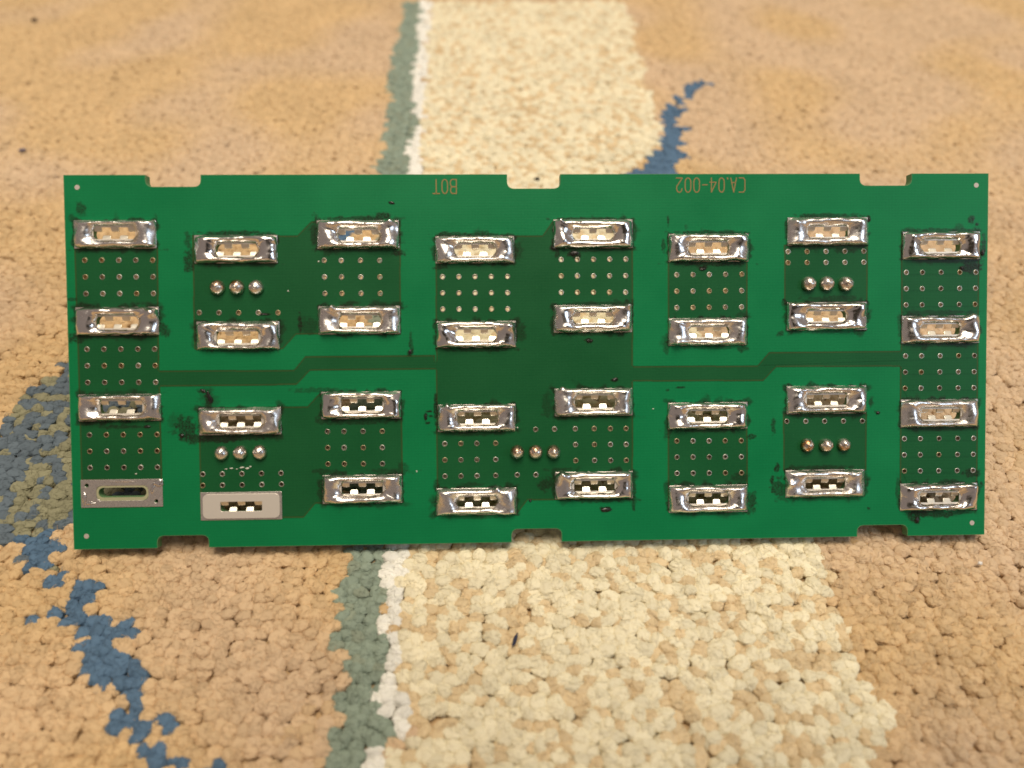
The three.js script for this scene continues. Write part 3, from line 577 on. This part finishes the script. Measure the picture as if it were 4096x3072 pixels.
// ---- vias: tinned rings with a barrel through the board
{
  const prof = [[VIA_HOLE, -1.62], [VIA_HOLE, 0.05], [VIA_HOLE + 0.03, 0.065], [VIA_R - 0.03, 0.062], [VIA_R, 0.03]].map(([r, y]) => new THREE.Vector2(r, y));
  const vg = new THREE.LatheGeometry(prof, 14).rotateX(Math.PI / 2).scale(S, S, S);
  for (const [x, y] of VIAS) { const m = new THREE.Mesh(vg, viaMats[Math.floor(rnd() * 4)]); m.name = numbered('via'); m.position.set(x * S, y * S, 0); m.castShadow = m.receiveShadow = true; board.add(m); }
}
// ---- soldered pins
PINS.forEach(({ p: [x, y], r }, k) => {
  const H = r * rr(1.05, 1.5);
  const prof = [[1.02, 0], [1.04, 0.12], [1.0, 0.34], [0.9, 0.56], [0.72, 0.77], [0.5, 0.91], [0.34, 0.97], [0.27, 0.985], [0.24, 1.06], [0.16, 1.10], [0, 1.11]].map(([a, b]) => new THREE.Vector2(a * r, b * H));
  const g = new THREE.LatheGeometry(prof, 36).rotateX(Math.PI / 2), q = g.attributes.position, col = new Float32Array(q.count * 3);
  const amber = 0.95 * [0.8, 1.0, 0.25, 0.2, 0.2, 0.35, 0.8, 0.85, 0.7, 0.5, 0.45, 0.5, 1.7, 0.6, 1.0][k], side = k < 9 ? 1 : k === 12 ? -0.2 : -0.6;
  for (let i = 0; i < q.count; i++) {
    const X = q.getX(i), Y = q.getY(i), Z = q.getZ(i), n = 0.05 * N3(X * 1.6 + k * 4, Y * 1.6, Z * 1.6);
    q.setXYZ(i, X * (1 + n), Y * (1 + n), Z * (1 + n));
    const m = clamp(amber * sstep(0.05, 0.75, 0.35 + side * 0.45 * Y / r + 0.9 * fbm(X * 1.3 + k, Y * 1.3, Z * 1.3, 3) - 0.15 * (X / r)), 0, 0.95);
    col.set([0.80 + (0.42 - 0.80) * m, 0.78 + (0.20 - 0.78) * m, 0.74 + (0.06 - 0.74) * m], 3 * i);
  }
  g.setAttribute('color', new THREE.BufferAttribute(col, 3)); g.computeVertexNormals(); g.translate(x, y, 0.035);
  part(numbered('pin_joint'), planarUV(g, 0.3), new THREE.MeshStandardMaterial({ vertexColors: true, metalness: 1, roughness: 0.5, roughnessMap: noiseTex }), board);
});
// ---- fiducial dots in the corners
for (const [px, py] of [[308.5, 749.5], [346, 2145], [3905, 741], [3888, 2091.6]]) {
  const [x, y] = B(px, py);
  part(numbered('fiducial_dot'), new THREE.CylinderGeometry(0.36, 0.38, 0.03, 20).rotateX(Math.PI / 2).translate(x, y, 0.02), new THREE.MeshStandardMaterial({ color: RGB(0.52, 0.46, 0.42), metalness: 0.3, roughness: 0.6 }), board);
}
// ---- etched lettering, turned half round on the board
const inkMat = new THREE.MeshStandardMaterial({ color: RGB(0.27, 0.17, 0.055), roughness: 0.5, metalness: 0.2 });
const arc = (cx, cy, rx, ry, a0, a1, n = 10) => Array.from({ length: n + 1 }, (_, i) => { const a = (a0 + (a1 - a0) * i / n) * DEG; return [cx + rx * Math.cos(a), cy + ry * Math.sin(a)]; });
const OV = [...arc(0.5, 0.68, 0.42, 0.32, 0, 180), ...arc(0.5, 0.32, 0.42, 0.32, 180, 360), [0.92, 0.68]];
const FONT = {
  B: [[[0.05, 0], [0.05, 1], [0.55, 1], ...arc(0.6, 0.76, 0.32, 0.24, 90, -90), [0.05, 0.52]], [[0.6, 0.52], ...arc(0.6, 0.26, 0.36, 0.26, 90, -90), [0.05, 0]]],
  O: [OV], 0: [OV], T: [[[0, 1], [1, 1]], [[0.5, 1], [0.5, 0]]],
  C: [[[0.95, 1], [0.3, 1], [0.08, 0.85], [0.08, 0.15], [0.3, 0], [0.95, 0]]],
  A: [[[0.05, 0], [0.5, 1], [0.95, 0]], [[0.22, 0.33], [0.78, 0.33]]], '.': [[[0.42, 0.0], [0.58, 0.0], [0.58, 0.08], [0.42, 0.08], [0.42, 0]]],
  4: [[[0.75, 0], [0.75, 1], [0.05, 0.3], [1, 0.3]]], '-': [[[0.1, 0.48], [0.9, 0.48]]], 2: [[...arc(0.5, 0.70, 0.40, 0.30, 170, -20), [0.06, 0], [0.96, 0]]],
};
function stroke(pts, w) {
  const gs = [];
  for (let i = 0; i + 1 < pts.length; i++) {
    const [ax, ay] = pts[i], [bx, by] = pts[i + 1], L = Math.hypot(bx - ax, by - ay); if (L < 1e-4) continue;
    gs.push(new THREE.BoxGeometry(L + w * 0.7, w, 0.03).rotateZ(Math.atan2(by - ay, bx - ax)).translate((ax + bx) / 2, (ay + by) / 2, 0.0002 * i));
  }
  return gs;
}
for (const [text, ax, ay, bx, by, adv] of [['BOT', 1731, 718, 1827, 774, [1, 1, 1]], ['CA.04-002', 2703.5, 712, 2981.5, 768.5, [1, 0.95, 0.45, 0.95, 1, 0.9, 1, 1, 1]]]) {
  const p0 = B(ax, ay), p1 = B(bx, by), W = p1[0] - p0[0], H = p0[1] - p1[1];
  const tot = adv.reduce((a, b) => a + b, 0), gap = 0.22, unit = W / (tot - gap);
  let x = 0;
  [...text].forEach((ch, k) => {                 // read with the board turned half round: the text starts at its right end
    const cw = (adv[k] - gap) * unit, gs = [];
    for (const st of FONT[ch]) gs.push(...stroke(st.map(([u, v]) => [p1[0] - (x + u * cw), p1[1] + (H - v * H)]), 0.155));
    x += adv[k] * unit;
    const g = mergeGeometries(gs); g.translate(0, 0, 0.017);
    part(numbered('letter'), g, inkMat, board);
  });
}
// ---- crumbs of burnt flux stuck on the face, scraped white residue
const fluxMat = new THREE.MeshPhysicalMaterial({ color: RGB(0.012, 0.010, 0.008), roughness: 0.28 });
const crumb = (k, a, b, h) => { let g = new THREE.IcosahedronGeometry(1, 3); g.deleteAttribute('uv'); g.deleteAttribute('normal'); g = mergeVertices(g, 1e-5); const p = g.attributes.position; for (let i = 0; i < p.count; i++) { const x = p.getX(i), y = p.getY(i), z = p.getZ(i), r = 1 + 0.5 * N3(x * 1.6 + k, y * 1.6, z * 1.6 + k) + 0.3 * N3(x * 3.5, y * 3.5 + k, z * 3.5); p.setXYZ(i, x * r * a, y * r * b, z * r * h); } g.computeVertexNormals(); return g; };
[[1566, 811, 0.55, 0.2, 0.15, -0.2], [2423, 2038, 0.85, 0.36, 0.25, 0.1], [2459, 1517, 0.5, 0.25, 0.2, 0.4], [2811, 1077, 0.5, 0.22, 0.2, 0], [2358, 1363, 0.6, 0.22, 0.12, 0], [2121, 2003, 0.2, 0.2, 0.15, 0], [838, 1590, 0.35, 1.1, 0.15, 0.3], [812, 1563, 0.6, 0.22, 0.15, -0.5], [728, 1743, 0.4, 0.3, 0.15, 0.3], [3846, 1072, 0.35, 0.3, 0.2, 0], [3930, 1012, 0.3, 0.5, 0.25, 0], [1640, 1408, 0.28, 0.4, 0.12, 0], [3511, 1651, 0.4, 0.25, 0.2, 0.2], [3668, 2080, 0.3, 0.5, 0.15, 0.2], [3475, 878, 0.22, 0.4, 0.2, 0], [590, 1706, 0.5, 0.18, 0.12, 0], [2298, 1014, 0.7, 0.35, 0.12, 0.1], [1055, 1257, 0.8, 0.1, 0.1, -0.1], [2216, 992, 0.4, 0.35, 0.2, 0.3], [1703, 1668, 0.14, 0.6, 0.1, -0.1]].forEach(([px, py, a, b, h, rot], k) => {
  const [x, y] = B(px, py);
  part(numbered('flux_crumb'), crumb(k * 3.7, a * 0.8, b * 0.8, h * 0.8).rotateZ(rot).translate(x, y, 0.05), fluxMat, board);
});
[[634, 1931, 0.75, 0.55, 0.28], [612, 1952, 0.3, 0.9, 0.16], [340, 1992, 0.35, 1.0, 0.2], [362, 2012, 0.7, 0.25, 0.14], [480, 1926, 2.4, 0.12, 0.08]].forEach(([px, py, a, b, h], k) => {
  const [x, y] = B(px, py);
  const m = part(numbered('solder_remnant'), planarUV(crumb(40 + k * 5.1, a, b, h), 0.22).translate(x, y, 0.1), solderMats[k % 3], board); m.userData.label = 'leftover solder on the bare tinned pad';
});
const scrape = new THREE.MeshStandardMaterial({ color: RGB(0.62, 0.64, 0.56), roughness: 0.8 });
[[905, 1876, 0.22, 0.06], [926, 1873, 0.26, 0.08], [948, 1876, 0.16, 0.05], [968, 1870, 0.3, 0.11], [990, 1873, 0.28, 0.13], [1002, 1866, 0.16, 0.1], [545, 1895, 0.12, 0.1], [1275, 1046, 0.14, 0.1], [1153, 1164, 0.1, 0.1], [2612, 1635, 0.12, 0.08], [1667, 1885, 0.1, 0.14], [2070, 1710, 0.1, 0.1], [1860, 1000, 0.1, 0.1]].forEach(([px, py, a, b], k) => {
  const [x, y] = B(px, py);
  part(numbered('residue_flake'), crumb(90 + k * 2.3, a, b, 0.05).rotateZ(0.1).translate(x, y, 0.05), scrape, board);
});

// ---------------------------------------------------------------- lint on the carpet
function lint(name, label, px, py, color, a, b, c, turn) {
  const [x, z] = ground(px, py), g = crumb(px * 0.01, a, c, b).scale(S, S, S).rotateX(-Math.PI / 2);
  const m = new THREE.Mesh(g, new THREE.MeshStandardMaterial({ color, roughness: 0.95 })); m.name = name; m.position.set(x, -0.0008, z); m.rotation.y = turn;
  m.userData = { label, category: 'lint' }; m.castShadow = m.receiveShadow = true; scene.add(m);
}
lint('dirt_crumb', 'dark brown crumb on the plain tan carpet away from the board', 137, 82, RGB(0.06, 0.035, 0.02), 0.9, 0.5, 0.8, 0);
lint('blue_lint', 'small violet blue lint on the tan carpet', 90, 602, RGB(0.12, 0.12, 0.2), 0.9, 0.3, 0.35, 0.5);
lint('navy_fibre', 'short navy fibre lying on the cream carpet patch', 2061, 2560, RGB(0.03, 0.035, 0.07), 0.22, 0.25, 0.95, -0.3);
lint('black_crumb', 'black crumb behind the middle notch of the board', 2147, 719, RGB(0.02, 0.014, 0.01), 0.7, 0.4, 0.5, 0.2);
lint('white_crumb', 'tiny white crumb on the tan carpet beside the cream patch', 3919, 2255, RGB(0.8, 0.76, 0.72), 0.36, 0.25, 0.28, 0);

renderer.render(scene, camera);
